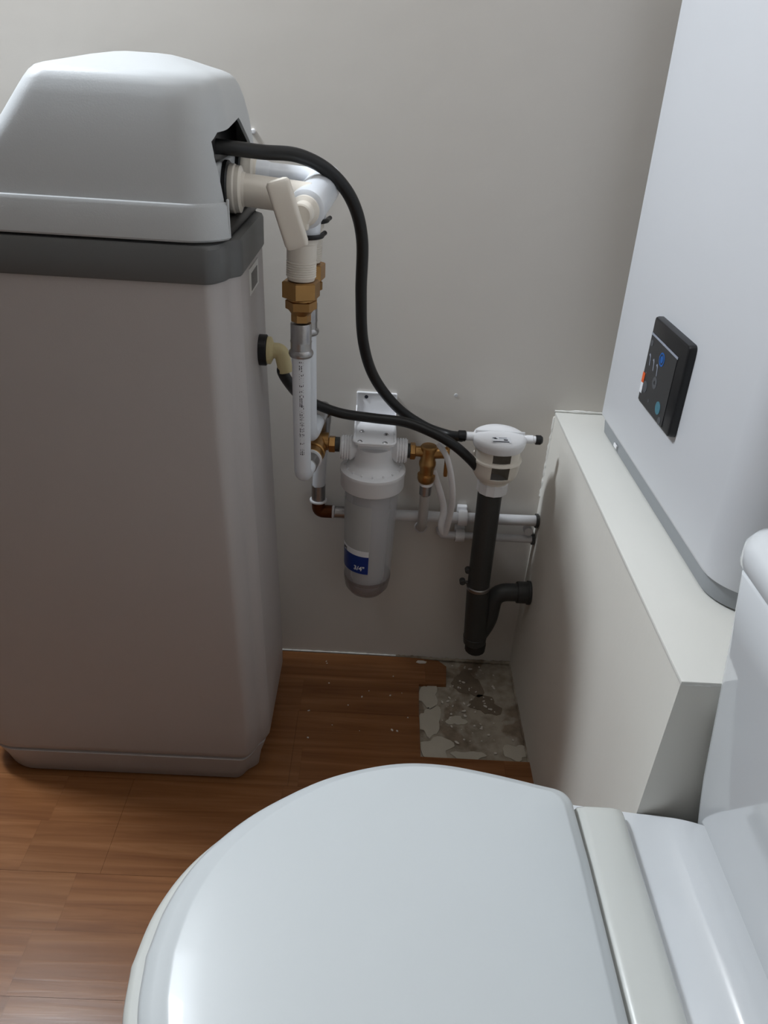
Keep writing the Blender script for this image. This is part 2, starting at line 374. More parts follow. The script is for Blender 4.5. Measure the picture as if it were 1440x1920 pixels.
LIDR = [(.9535, -.655, -.182, -.381, -.079, .055, .055), (.956, -.657, -.180, -.383, -.077, .055, .055), (.992, -.655, -.181, -.382, -.078, .055, .055), (.9955, -.652, -.1825, -.3805, -.0795, .055, .055),
        (.9965, -.648, -.185, -.378, -.082, .055, .05), (1.0, -.505, -.185, -.3775, -.0825, .055, .03), (1.02, -.488, -.186, -.375, -.085, .056, .028), (1.05, -.463, -.188, -.371, -.090, .058, .026), (1.077, -.441, -.191, -.366, -.096, .06, .025),
        (1.10, -.424, -.196, -.361, -.102, .062, .024), (1.114, -.414, -.2005, -.357, -.107, .064, .024), (1.122, -.408, -.205, -.3525, -.112, .064, .024), (1.127, -.402, -.211, -.347, -.119, .062, .022),
        (1.130, -.394, -.219, -.339, -.127, .058, .02), (1.1345, -.376, -.236, -.318, -.146, .05, .02), (1.1400, -.355, -.256, -.29, -.17, .035, .015), (1.1440, -.335, -.275, -.26, -.20, .015, .01), (1.1450, -.325, -.290, -.245, -.215, .008, .005)]
def lidr(i, d=0, dz=0):
    z, x0, x1, y0, y1, ra, rb = LIDR[i]; return rrect(x0 + d, x1 - d, y0 + d, y1 - d, (ra - d * .5, rb - d * .3, rb - d * .3, ra - d * .5), z - dz, 10, 24)
bm = B(); outer = [lidr(i) for i in range(len(LIDR))]; inner = [lidr(i, .004, 0 if i < 9 else .004) for i in range(14)]
vo = loft(bm, outer, False, True); vi = loft(bm, inner, False, True); n = len(vo[0])
for k in range(n): bm.faces.new((vo[0][k], vo[0][(k + 1) % n], vi[0][(k + 1) % n], vi[0][k]))
lid = obj('lid', bm, M_lid, sft, 32)
cut = B(); prism(cut, [(-.349, 1.0), (-.350, 1.045), (-.348, 1.061), (-.337, 1.070), (-.230, 1.080), (-.216, 1.073), (-.170, 1.048), (-.135, 1.015), (-.105, .98), (-.098, .94), (-.350, .94)],
      lambda y, z: Vector((-.24, y, z)), lambda y, z: Vector((-.12, y, z)))
cutter = obj('cutter', cut, M_lid); cutter.location = (0, 0, 0)
boolean(lid, cutter)
bm = B(); box(bm, (-.40, -.34, .951), (-.215, -.11, 1.07), .01); obj('valve_head', bm, M_blackp, sft)
bm = B(); box(bm, (-.32, -.335, .952), (-.188, -.105, .966), .004); obj('dark_interior_block', bm, M_blackp, sft)  # black block added as the shade of the open interior below the flanges
bm = B(); box(bm, (-.23, -.30, .972), (-.2095, -.12, 1.03), .004); obj('port_plate', bm, M_lid, sft)
bm = B(); box(bm, (-.1885, -.3530, .960), (-.1855, -.3485, 1.0), .001); obj('clip_tab', bm, M_lid, sft)
# rating sticker with its printed code
s0, s1 = at(467, 492, X=-.179), at(484, 516, X=-.179)
bm = B(); box(bm, (-.181, s0.y, .862), (-.1785, s1.y, .898)); st = obj('rating_sticker', bm, mat('sticker_pale', (222, 220, 216), .5), sft, shade=False)
bm = B(); box(bm, (-.1787, s0.y + .012, .866), (-.1781, s1.y - .012, .890)); sub('sticker_print', bm, mat('sticker_grey', (120, 118, 116), .6), st, shade=False)
# overflow elbow on the side
bm = B(); px_ = Vector((-.169, -.20, .765)); cyl(bm, px_ + Vector((-.010, 0, 0)), px_ + Vector((.003, 0, 0)), .0235, bev=.001); obj('rubber_gasket', bm, M_blackp, sft)
bm = B(); lathe(bm, [(.018, .003), (.021, .004), (.0205, .009), (.012, .013), (.011, .02)], px_, (1, 0, 0))
tube(bm, fillet([px_ + Vector((.008, 0, 0)), px_ + Vector((.024, 0, .001)), px_ + Vector((.031, 0, -.032))], .012), .0115)
obj('overflow_elbow', bm, M_beige, sft)

# ---------------------------------------------------------------- bypass valve
YA, YB = -.245, -.145; XV = -.098
bp = thing('bypass_valve', 'white plastic bypass valve with lever between softener ports and vertical pipes', 'valve', (XV, -.2, .98))
def flange(y, z, s=1):
    bm = B(); lathe(bm, [(.030 * s, 0), (.0305 * s, .001), (.0305 * s, .008), (.029 * s, .010), (.029 * s, .0155), (.022 * s, .018), (.0205 * s, .022)], (-.2045, y, z), (1, 0, .0)); obj('flange', bm, M_cream, bp)
    bm = B(); cyl(bm, (-.2110, y, z), (-.2025, y, z), .0345 * s, bev=.002); obj('rubber_seal', bm, M_black, bp)
flange(YA, .997); flange(YB, 1.006, .9)
bm = B(); cyl(bm, (-.19, YA, .997), (XV, YA, .990), .0205, .0205); obj('port_pipe', bm, M_cream, bp)
bm = B(); cyl(bm, (-.19, YB, 1.006), (XV + .01, YB, 1.0), .0165, .0165); lathe(bm, [(.018, 0), (.018, .02), (.0165, .026)], (-.19, YB, 1.006), (1, 0, -.06)); obj('port_pipe', bm, M_pipe, bp)
bm = B(); lathe(bm, [(.020, 0), (.0245, .003), (.0245, .155), (.022, .160), (0, .161)], (XV - .003, YA - .035, .982), (.10, 1, .10)); obj('valve_barrel', bm, M_pipe, bp)
bm = B(); lathe(bm, [(.012, 0), (.014, .002), (.014, .022), (.019, .026), (.019, .034)], (XV - .006, -.312, .980), (.08, 1, .05)); box(bm, (XV - .016, -.312, .962), (XV + .004, -.300, .985), .003); obj('valve_stem', bm, M_cream, bp)
lv = B(); P0 = at(521, 343, Y=-.318); P1 = at(557, 458, Y=-.318); dv = (P1 - P0); Lh = dv.length; ang = math.atan2(dv.x, -dv.z)
ML = Matrix.Translation((P0 + P1) / 2) @ Matrix.Rotation(-ang, 4, 'Y')
secs = []
for t, w_, th in ((-.5, .0085, .004), (-.485, .0125, .0065), (-.44, .0150, .008), (0, .0150, .0085), (.42, .0150, .008), (.485, .0135, .0065), (.5, .011, .005)):
    secs.append([ML @ Vector((p.x, p.y, -t * Lh * 1.12)) for p in rrect(-w_, w_, -th, th, (th * .6,) * 4, 0, 4, 4)])
loft(lv, secs); obj('lever', lv, M_cream, bp)
for y, xx, zz in ((YA, XV - .006, .945), (YB, XV - .006, .948)):
    bm = B(); cyl(bm, (xx + .002, y, .98), (xx, y, zz - .002), .0195, .0195); obj('leg_pipe', bm, M_pipe, bp)
    bm = B(); P = [Vector((xx + .0225 * math.cos(a), y + .0225 * math.sin(a), zz)) for a in [PI * 1.02 + k * PI * 1.05 / 20 for k in range(21)]]
    P.append(P[-1] + Vector((.003, .010, .001))); tube(bm, P, .0032, 10); obj('retaining_clip', bm, M_blackp, bp)
    bm = B(); xo = xx - .006; pf = [(.018, 0), (.022, .004), (.022, .022), (.0205, .024)]
    zb = zz - .056; pr = [(.0185, -.004)]
    z = 0
    while z < .022: pr += [(.0195, z), (.0208, z + .001), (.0208, z + .002), (.0195, z + .003)]; z += .0032
    pr += [(.0205, .024), (.0205, .045), (.0222, .046), (.0222, .058), (.020, .060)]
    lathe(bm, pr, (xo, y, zb), (.02, 0, 1), 40); obj('threaded_adaptor', bm, M_cream, bp)

# ---------------------------------------------------------------- vertical pipes with fittings
def riser(name, label, x, y, path, ztop, print_text=None, r=.0138):
    t = thing(name, label, 'pipe', (path[-1]))
    p0 = path[0]
    bm = B(); tube(bm, fillet(path, .034, 14), r, 28); pipe = obj('pipe', bm, M_pipe, t)
    z0 = p0.z
    bm = B(); hexn(bm, (x, y, ztop - .024), (x, y, ztop), .0272, rot=.35); obj('hex_nut', bm, M_brass, t, 20)
    bm = B(); cyl(bm, (x, y, ztop - .027), (x, y, ztop - .023), .019); hexn(bm, (x, y, ztop - .041), (x, y, ztop - .0265), .0222, rot=.1); lathe(bm, [(.013, 0), (.0185, .008)], (x, y, ztop - .048), (0, 0, 1)); obj('hex_collar', bm, M_brass, t, 20)
    bm = B(); hexn(bm, (x, y, ztop - .058), (x, y, ztop - .040), .0142, rot=.2, ch=.0006); obj('fitting_neck', bm, M_brass, t, 20)
    bm = B(); lathe(bm, [(.0145, .045), (.0152, .044), (.0152, .020), (.0158, .018), (.0152, .016), (.0152, .006), (.0178, .003), (.0182, 0), (.0165, -.004), (.0142, -.004)], (x, y, ztop - .105), (0, 0, 1)); obj('crimp_sleeve', bm, M_steel, t)
    return t, pipe
ZN = .884
A0 = Vector((XV - .012, YA, ZN - .098)); A1 = Vector((-.1125, -.19, .545)); A2 = Vector((-.105, -.145, .549))
pa, pipeA = riser('white_riser_pipe', 'front white plastic riser with black print, brass nut on top, nearest the softener', XV - .012, YA, [A0, A1, A2], ZN)
B0 = Vector((XV - .012, YB, ZN - .098)); B1 = Vector((-.108, -.13, .585)); B2 = Vector((-.096, -.055, .602))
pb, pipeB = riser('white_riser_pipe', 'rear white plastic riser half hidden behind the printed one', XV - .012, YB, [B0, B1, B2], ZN + .002)
# the print along the front pipe
dA = (A1 - A0).normalized(); side = Vector((1, 0, 0)); 
def onpipe(s0):
    def f(x, y, z, wd):
        # letters run down the pipe, wrapped round its front
        a = -PI / 2 + .10 + (y - .003) / .0139
        base = A0 + dA * (s0 + x)
        return base + Vector((math.cos(a), math.sin(a), 0)) * (.0139 + z)
    return f
for s0, s in ((.012, '16 bar'), (.038, 'PAWB'), (.066, 'id Cester'), (.094, '87-Ka'), (.115, '06-09-22'), (.147, '@N121106)'), (.184, '08')):
    text_obj('print', s, .0086, onpipe(s0), M_ink, pipeA)
# front riser's end fitting: sleeve, ring, brass elbow towards the filter
dA2 = (A2 - A1).normalized()
bm = B(); cyl(bm, A2 - dA2 * .012, A2 + dA2 * .012, .0150, bev=.0008); obj('crimp_sleeve', bm, M_steel, pa)
bm = B(); lathe(bm, [(.0148, 0), (.0178, .001), (.0178, .004), (.0148, .005)], A2 + dA2 * .012, dA2); obj('white_ring', bm, M_white, pa)
E0 = A2 + dA2 * .016; E1 = Vector((-.0985, -.075, .553)); E2 = Vector((-.052, -.075, .5545))
bm = B(); cyl(bm, E0, E0 + (E1 - E0) * .30, .0178, bev=.001); cyl(bm, E0 + (E1 - E0) * .34, E0 + (E1 - E0) * .75, .0195, bev=.002)
tube(bm, fillet([E0, E1 + Vector((0, .012, 0)), E1 + Vector((.02, .012, 0))], .012), .0165)
cyl(bm, E1 + Vector((-.006, .004, 0)), E1 + Vector((.026, .004, 0)), .0105, .0095); hexn(bm, E1 + Vector((.021, .002, 0)), E1 + Vector((.034, .002, 0)), .0155, rot=.3)
obj('brass_elbow', bm, M_brass, pa, 30)
bm = B(); cyl(bm, E1 + Vector((.033, .002, 0)), E1 + Vector((.041, .002, 0)), .0135); obj('grey_seal', bm, M_grey, pa)
# rear riser: sleeve to the wall, elbow down, wall length, copper-coloured elbow
dB = (B2 - B1).normalized()
bm = B(); cyl(bm, B2 - dB * .02, B2 + dB * .012, .0150, bev=.0008); lathe(bm, [(.0148, 0), (.0185, .001), (.0185, .003), (.0148, .004)], B2 + dB * .010, dB); obj('crimp_sleeve', bm, M_steel, pb)
V0 = Vector((-.090, -.028, .604)); V1 = Vector((-.098, -.028, .44))
bm = B(); tube(bm, fillet([B2 + dB * .01, V0 + Vector((0, 0, -.001)), V0 + (V1 - V0).normalized() * .03], .014), .0145, 24); obj('elbow_fitting', bm, M_steel, pb)
bm = B(); cyl(bm, V0 + (V1 - V0) * .12, V0 + (V1 - V0) * .34, .0138); obj('crimp_sleeve', bm, M_steel, pb)
bm = B(); cyl(bm, V0 + (V1 - V0) * .3, V1, .0122); obj('wall_pipe', bm, M_pipe, pb)
bm = B(); cyl(bm, V1 + Vector((0, 0, .004)), V1 + Vector((0, 0, -.028)), .0134, bev=.0005); obj('crimp_sleeve', bm, M_steel, pb)
bm = B(); lathe(bm, [(.0135, 0), (.0168, .001), (.0168, .004), (.0135, .005)], V1 + Vector((0, 0, -.033)), (0, 0, 1)); obj('white_ring', bm, M_white, pb)
W0 = Vector((V1.x, -.026, V1.z - .034)); ZP = .382
bm = B(); tube(bm, fillet([W0, Vector((V1.x, -.024, ZP)), Vector((V1.x + .027, -.024, ZP))], .016), .0128, 24); obj('dark_brass_elbow', bm, M_dbrass, pb)

# ---------------------------------------------------------------- pipes along the wall into the ledge
t = thing('wall_water_pipe', 'upper grey-white pipe along the back wall into the ledge', 'pipe', (.1, -.024, .38))
bm = B(); lathe(bm, [(.0118, 0), (.0130, .001), (.0130, .004), (.0118, .005)], (V1.x + .027, -.024, ZP), (1, 0, 0)); obj('white_ring', bm, M_white, t)
bm = B(); cyl(bm, (V1.x + .032, -.024, ZP), (V1.x + .075, -.024, ZP - .001), .0118, bev=.0008); obj('crimp_sleeve', bm, M_steel, t)
bm = B(); cyl(bm, (V1.x + .07, -.024, ZP - .001), (LX - .0005, -.024, ZP + .004), .0108); obj('pipe', bm, M_galv, t)
bm = B(); lathe(bm, [(.011, 0), (.0145, 0), (.0145, .005), (.011, .005)], (LX - .0065, -.024, ZP + .004), (1, 0, 0)); obj('escutcheon', bm, M_grey, t)
t = thing('wall_water_pipe', 'lower thin white pipe along the back wall into the ledge', 'pipe', (.25, -.02, .334))
bm = B(); tube(bm, fillet([(.148, -.0005, .342), (.149, -.02, .340), (LX - .0005, -.02, .340)], .015), .0078, 20); obj('pipe', bm, M_galv, t)
bm = B(); lathe(bm, [(.008, 0), (.0115, 0), (.0115, .005), (.008, .005)], (LX - .0065, -.02, .340), (1, 0, 0)); obj('escutcheon', bm, M_grey, t)
bm = B(); cyl(bm, (.322, -.012, .362), (.322, -.030, .362), .009, bev=.001); cyl(bm, (.322, -.001, .362), (.322, -.013, .362), .004); o = obj('pipe_plug', bm, M_galv); tag(o, 'small pale pipe plug on the wall between the two pipe ends', 'plug')
for z, lab in ((ZP + .002, 'upper white pipe clip on back wall left of grey drain'), (.340, 'lower white pipe clip on back wall left of grey drain')):
    bm = B(); R0 = .0122 if z > .36 else .0093; yy = -.024 if z > .36 else -.02
    lathe(bm, [(R0 + .0005, 0), (R0 + .0035, 0), (R0 + .0035, .018), (R0 + .0005, .018)], (.178, yy, z), (1, 0, 0), caps=False)
    bm.faces.ensure_lookup_table()
    box(bm, (.177, -.012, z - R0 - .006), (.197, -.0005, z + R0 + .006), .002); tag(obj('pipe_clip', bm, M_white), lab, 'pipe clip')

# ---------------------------------------------------------------- filter housing
FX, FY = .005, -.073
ft = thing('filter_housing', 'clear cylindrical water filter with white cap and blue label hanging on back wall', 'water filter', (FX, FY, .235))
bm = B(); pf = [(.0, .232), (.018, .233), (.034, .238), (.0425, .250), (.0455, .268), (.0465, .30), (.050, .46), (.050, .490), (.0475, .490), (.0475, .455), (.0435, .30), (.0425, .272), (.039, .258), (.030, .248), (0, .245)]
lathe(bm, pf, (FX, FY, 0), n=64); sump = obj('clear_bowl', bm, M_clear, ft, 60)
bm = B(); lathe(bm, [(0, .2312), (.018, .2322), (.0342, .2373), (.0428, .2495), (.0459, .2678), (.0462, .276), (.0455, .268), (.041, .262), (0, .2615)], (FX, FY, 0), n=64); obj('bowl_base', bm, mat('clear_base', (150, 138, 136), .12, alpha=.55), ft, 60)
bm = B(); lathe(bm, [(.0, .262), (.030, .263), (.033, .27), (.034, .488), (0, .488)], (FX, FY, 0), n=40); obj('filter_sleeve', bm, M_frost, ft)
bm = B(); lathe(bm, [(.0505, .476), (.0575, .475), (.0590, .478), (.0590, .501), (.0605, .504), (.0600, .510), (.0555, .5125), (.050, .5135), (.0475, .517), (.0405, .522), (.037, .527), (.036, .535), (.0365, .545), (.034, .556), (.0, .558)], (FX, FY, 0), n=64)
for k in range(16):
    a = 2 * PI * k / 16; c, s = math.cos(a), math.sin(a)
    box(bm, (.036, -.0012, .512), (.052, .0012, .5165), 0, mtx=Matrix.Translation((FX, FY, 0)) @ Matrix.Rotation(a, 4, 'Z'))
obj('cap', bm, M_white, ft, 40)
for s in (-1, 1):
    bm = B(); pr = [(.016, .025)]
    x = .030
    pr += [(.017, .033)]
    for k in range(4): pr += [(.0225, .041 + k * .0047), (.0225, .0437 + k * .0047), (.0205, .0442 + k * .0047), (.0205, .0456 + k * .0047)]
    pr += [(.0215, .0600), (.013, .0605)]
    lathe(bm, pr, (FX, FY, .548), (s, 0, 0), 36); obj('threaded_port', bm, M_white, ft, 30)
bm = B()   # bracket: wall plate, shelf and turned edges
ZS = .580; poly = [(-.0365, 0), (-.0365, -.112)] + [(-.0365 + .012 - .012 * math.cos(a), -.112 - .012 * math.sin(a)) for a in [PI / 2 * k / 6 for k in range(1, 7)]]
poly += [(-x, y) for x, y in reversed(poly)]
prism(bm, poly, lambda x, y: Vector((FX + x, y, ZS - .003)), lambda x, y: Vector((FX + x, y, ZS)))
br = obj('bracket_shelf', bm, M_white, ft, 30)
bm = B(); box(bm, (FX - .0365, -.004, ZS - .002), (FX + .0365, -.0005, .628), .001); obj('bracket_wall_plate', bm, M_white, ft)
bm = B(); outer_p = poly; Pth = [Vector((FX + x * .99, y * .99, ZS + .001)) for x, y in poly]; tube(bm, Pth, .0022, 8)
for s in (-1, 1): prism(bm, [(-.002, ZS), (-.055, ZS), (-.030, .592), (-.008, .604), (-.007, .628), (-.002, .628)], lambda y, z, s=s: Vector((FX + s * .0352, y, z)), lambda y, z, s=s: Vector((FX + s * .0372, y, z)))
tube(bm, [Vector((FX - .0365, -.004, .628)), Vector((FX + .0365, -.004, .628))], .002, 8); obj('bracket_rim', bm, M_white, ft, 40)
for p in ((679, 809), (724, 815), (675, 828), (722, 831)):
    q = at(*p, Z=ZS); bm = B(); lathe(bm, [(.0045, 0), (.0045, .001), (.0028, .0022), (.0028, .0008), (0, .0008)], (q.x, q.y, ZS), n=20); o = obj('screw', bm, M_chrome, ft)
q = at(687, 744, Y=-.004); bm = B(); lathe(bm, [(.0035, 0), (.003, .0015), (.001, .0016), (0, .0005)], (q.x, -.004, q.z), (0, -1, 0), n=16); obj('screw', bm, M_ink, ft)
bm = B(); box(bm, (FX - .03, FY - .022, .555), (FX + .03, FY + .022, ZS - .003), .003); obj('head_boss', bm, M_white, ft)
# label wrapped on the bowl
def bowlr(z): return .0465 + (.050 - .0465) * (z - .30) / .16
def wrap(a0, a1, z0, z1, d, name, m, part, n=24):
    bm = B(); g_ = []
    for i in range(n + 1):
        a = a0 + (a1 - a0) * i / n; c, s = math.cos(a), math.sin(a)
        g_.append([bm.verts.new((FX + (bowlr(z) + dd) * c, FY + (bowlr(z) + dd) * s, z)) for z, dd in ((z0, d), (z1, d), (z1, d - .0002), (z0, d - .0002))])
    for A, C in zip(g_, g_[1:]):
        for k in range(4): bm.faces.new((A[k], A[(k + 1) % 4], C[(k + 1) % 4], C[k]))
    bm.faces.new(g_[0]); bm.faces.new(g_[-1])
    return sub(name, bm, m, part) if part.parent else obj(name, bm, m, part)
AE = -PI / 2 + .02
lab = wrap(AE - 1.9, AE + .02, .352, .452, .0005, 'clear_label', M_clabel, ft)
l2 = wrap(AE - 1.9, AE, .302, .342, .0006, 'blue_label', M_label, ft)
wrap(AE - 1.9, AE, .342, .3545, .0006, 'white_label_strip', M_paper, ft)
def onbowl(a_left, z0, d=.0008):
    def f(x, y, z, wd):
        r = bowlr(z0) + d + z; a = a_left + x / bowlr(z0); return Vector((FX + r * math.cos(a), FY + r * math.sin(a), z0 + y))
    return f
text_obj('print', '3/4"', .0135, onbowl(AE - .62, .3095), M_paper, l2)
text_obj('print', 'ort', .0115, onbowl(AE - 1.36, .3435), M_ink, l2)

# ---------------------------------------------------------------- brass stop valve right of the filter
bv = thing('brass_stop_valve', 'brass angle stop valve on the right port of the water filter', 'valve', (.103, -.075, .545))
vx = .104; zc = .546; vy = -.073
bm = B(); cyl(bm, (FX + .058, vy, .548), (FX + .0655, vy, .548), .0135); obj('grey_seal', bm, M_grey, bv)
bm = B(); hexn(bm, (FX + .0645, vy, .548), (FX + .0755, vy, .548), .0158, rot=.4); lathe(bm, [(.011, 0), (.0095, .004), (.0105, .022)], (FX + .073, vy, .548), (1, 0, 0)); obj('hex_nut', bm, M_brass, bv, 25)
bm = B(); lathe(bm, [(.010, -.062), (.0145, -.058), (.0165, -.052), (.0165, -.044), (.0125, -.042), (.0135, -.030), (.0155, -.024), (.0155, -.018), (.0135, -.014), (.0145, .004), (.0155, .008), (.0155, .012), (.0135, .0145), (0, .015)], (vx, vy, zc), (0, 0, 1), 32); obj('valve_body', bm, M_brass, bv, 35)
bm = B(); cyl(bm, (vx + .008, vy, zc), (vx + .034, vy, zc + .002), .0105); box(bm, (vx + .031, vy - .006, zc - .045), (vx + .038, vy + .006, zc + .018), .002); obj('valve_handle', bm, M_brass, bv, 30)
bm = B(); cyl(bm, (vx + .001, vy, zc - .066), (vx + .001, vy, zc - .060), .0128, bev=.001); obj('white_ring', bm, M_white, bv)
bm = B(); cyl(bm, (vx + .001, vy, zc - .086), (vx + .001, vy, zc - .065), .0115, bev=.001); obj('crimp_sleeve', bm, M_steel, bv)
dn = thing('outlet_pipe', 'short translucent pipe dropping from the brass stop valve into the wall', 'pipe', (vx + .004, -.03, .36))
Q0 = Vector((vx + .001, vy, zc - .085)); Q1 = Vector((vx + .004, -.036, .368)); Q2 = Vector((vx + .005, -.001, .343))
bm = B(); tube(bm, fillet([Q0, Q1, Q2], .03), .0095, 24); op = obj('pipe', bm, mat('translucent_pipe', (222, 218, 214), .3, trans=.35, ior=1.2), dn)
dq = (Q1 - Q0).normalized()
def onq(x, y, z, wd):
    a = -PI / 2 - .1 + (y - .002) / .0097; return Q0 + dq * (.012 + x) + Vector((math.cos(a), math.sin(a), 0)) * (.0097 + z)
text_obj('print', '16 bar 08-22', .0065, onq, M_ink, op)
bm = B(); lathe(bm, [(.0098, 0), (.0135, 0), (.0125, .004), (.0098, .005)], (Q2.x, 0, Q2.z), (0, -1, 0)); obj('pipe_collar', bm, M_galv, dn)
# white hose loop beside the valve
HL = [at(822, 832, Y=-.092), at(838, 858, Y=-.11), at(847, 900, Y=-.115), at(848, 940, Y=-.11), at(840, 980, Y=-.09), at(833, 1000, Y=-.075), at(827, 985, Y=-.075), at(832, 955, Y=-.072), at(826, 925, Y=-.072), at(818, 900, Y=-.07), at(812, 880, Y=-.075)]
bm = B(); tube(bm, spline(HL, 10), .005, 14, sq=(.0068, .003)); tag(obj('white_strap', bm, M_white), 'white looped plastic strap hanging from the brass stop valve', 'strap')

# ---------------------------------------------------------------- hoses
def hose(name, label, pts, r, fit=None):
    bm = B(); tube(bm, spline(pts, 10), r, 18); t_ = tag(obj(name, bm, M_black), label, 'hose'); return t_
UP = [(-.24, -.27, 1.050)] + [tuple(at(x, y, Y=Y)) for x, y, Y in ((430, 277, -.255), (490, 285, -.23), (560, 292, -.21), (620, 324, -.19), (661, 378, -.165), (679, 450, -.14), (677, 550, -.115), (681, 640, -.09), (702, 708, -.065), (745, 764, -.05), (795, 799, -.048), (838, 815, -.060), (866, 819, -.085))]
hose('drain_hose', 'black rubber hose arching from the softener lid down to the white cap spigot', UP, .0092)
DN = [tuple(px_ + Vector((.0295, 0, -.022)))] + [tuple(at(x, y, Y=Y)) for x, y, Y in ((530, 697, -.198), (545, 722, -.17), (565, 744, -.11), (592, 758, -.085), (640, 775, -.085), (700, 784, -.085), (760, 792, -.088), (812, 812, -.105), (850, 834, -.115), (878, 858, -.105), (900, 882, -.088))]
hose('overflow_hose', 'black rubber hose running from the beige side elbow into the air gap cup', DN, .0088)

# ---------------------------------------------------------------- air gap and drain
GX, GY = .2265, -.085
ag = thing('air_gap', 'white plastic air gap cup with round cap on top of the grey drain', 'air gap', (GX, GY, .484))
bm = B(); lathe(bm, [(.0, .602), (.020, .6015), (.040, .598), (.0465, .594), (.048, .590), (.048, .586), (.0462, .578), (.0445, .574), (.0420, .574)], (GX, GY, 0), n=56)
box(bm, (GX - .044, GY - .0012, .594), (GX + .044, GY + .0012, .6024), .0008); cap = obj('cap', bm, M_white, ag, 40)
for s in (-1, 1):
    bm = B(); cyl(bm, (GX + s * .042, GY, .589), (GX + s * .060, GY, .589), .0078, bev=.001); cyl(bm, (GX + s * .058, GY, .589), (GX + s * .070, GY, .589), .0066); obj('spigot', bm, M_white, ag)
bm = B(); lathe(bm, [(.0076, 0), (.0086, .001), (.0086, .009), (.006, .0125), (0, .013)], (GX + .064, GY, .589), (1, 0, 0)); obj('rubber_cap', bm, M_black, ag)
bm = B(); cyl(bm, (GX - .074, GY, .589), (GX - .0605, GY, .589), .0098, bev=.001); obj('hose_clamp', bm, M_blackp, ag)
bm = B(); lathe(bm, [(.0405, .576), (.0405, .553), (.0445, .552), (.0450, .549), (.0435, .546), (.0420, .53), (.0405, .522), (.034, .512), (.027, .508), (.026, .50), (.0245, .50), (.0245, .51), (.032, .515), (.038, .524), (.0395, .53), (.0405, .546), (.0385, .555), (.0385, .576)], (GX, GY, 0), n=56)
cup = obj('cup', bm, M_cream, ag, 40)
bm = B(); box(bm, (GX - .013, GY - .06, .523), (GX + .019, GY - .02, .5495)); box(bm, (GX - .013, GY - .06, .5555), (GX + .019, GY - .02, .5725))
k = obj('cutter', bm, M_white); boolean(cup, k)
bm = B(); lathe(bm, [(.0275, 0)] + [(.0285, .001), (.0285, .020), (.0265, .022)], (GX, GY, .482), n=12); obj('union_nut', bm, M_white, ag, 20)
# cap label: small marks and a dark bar
def plate(name, pts, z0, z1, m, part):
    bm = B(); prism(bm, pts, lambda x, y: Vector((x, y, z0)), lambda x, y: Vector((x, y, z1))); return sub(name, bm, m, part, shade=False)
bx, by = GX - .004, GY - .029
slope = lambda d: .6015 - .000 - max(0, (d - .02)) * .17
lbl = B(); box(lbl, (bx - .014, by - .011, -.0001), (bx + .018, by + .006, .0002)); 
for v in lbl.verts: v.co.z += slope(Vector((v.co.x - GX, v.co.y - GY, 0)).length) + .0006
o = sub('cap_label', lbl, M_paper, cap, shade=False)
def mark(x0, y0, x1, y1, m=M_ink):
    q = B(); box(q, (bx + x0, by + y0, 0), (bx + x1, by + y1, .0003))
    for v in q.verts: v.co.z += slope(Vector((v.co.x - GX, v.co.y - GY, 0)).length) + .0009
    return q
sub('label_bar', mark(-.013, -.010, .015, -.0078), M_ink, cap, shade=False)
sub('label_mark', mark(-.013, .001, -.007, .0028), M_ink, cap, shade=False)
sub('label_mark', mark(-.010, -.001, -.005, .0005), M_ink, cap, shade=False)
sub('label_mark', mark(.006, -.0045, .013, -.002), M_ink, cap, shade=False)
sub('label_mark', mark(-.002, .002, .012, .003), M_gline, cap, shade=False)
dp = thing('drain_pipe', 'dark grey plastic drain pipe with trap elbowing into the ledge', 'drain pipe', (.235, GY, .09))
D0 = Vector((GX - .003, GY, .490)); D1 = Vector((.2275, GY, .262)); D2 = Vector((.2375, GY + .01, .13))
bm = B(); cyl(bm, D0, D1, .0228, .0218); obj('pipe', bm, M_grey, dp)
bm = B(); lathe(bm, [(.0215, 0), (.0235, .002), (.024, .008), (.0225, .010)], D1 + Vector((0, 0, -.004)), (D0 - D1)); obj('steel_collar', bm, M_steel, dp)
bm = B(); cyl(bm, D1 + Vector((0, 0, .0)), D2, .0225, .0235); T2 = D2 + Vector((.003, 0, -.028)); cyl(bm, D2 + Vector((0, 0, .002)), D2 + Vector((.001, 0, -.018)), .0245, .0235, bev=.002); obj('trap_body', bm, M_grey, dp)
bm = B(); lathe(bm, [(.019, 0), (.0215, .003), (.022, .02), (.020, .026)], T2 + Vector((.001, 0, -.012)), (0, 0, 1), 16); obj('cleaning_cap', bm, mat('cap_dark', (40, 39, 38), .5), dp)
bm = B(); tube(bm, fillet([D2 + Vector((.006, .004, -.004)), Vector((.262, GY + .018, .165)), Vector((.266, GY + .022, .236)), Vector((LX - .001, GY + .022, .238))], .03, 12), .0185, 26); obj('trap_elbow', bm, M_grey, dp)
bm = B(); cyl(bm, (LX - .028, GY + .022, .238), (LX - .0003, GY + .022, .238), .0225, bev=.001); lathe(bm, [(.0245, 0), (.0245, .006), (.0225, .006)], (LX - .0065, GY + .022, .238), (1, 0, 0)); obj('wall_socket', bm, M_grey, dp)
for z, xx in ((.300, .203), (.272, .195)):
    bm = B(); cyl(bm, (xx, GY + .008, z), (xx, GY - .004, z), .006, bev=.001); cyl(bm, (xx, GY, z), (xx + .02, GY, z), .003); obj('clamp_bolt', bm, M_grey, dp)

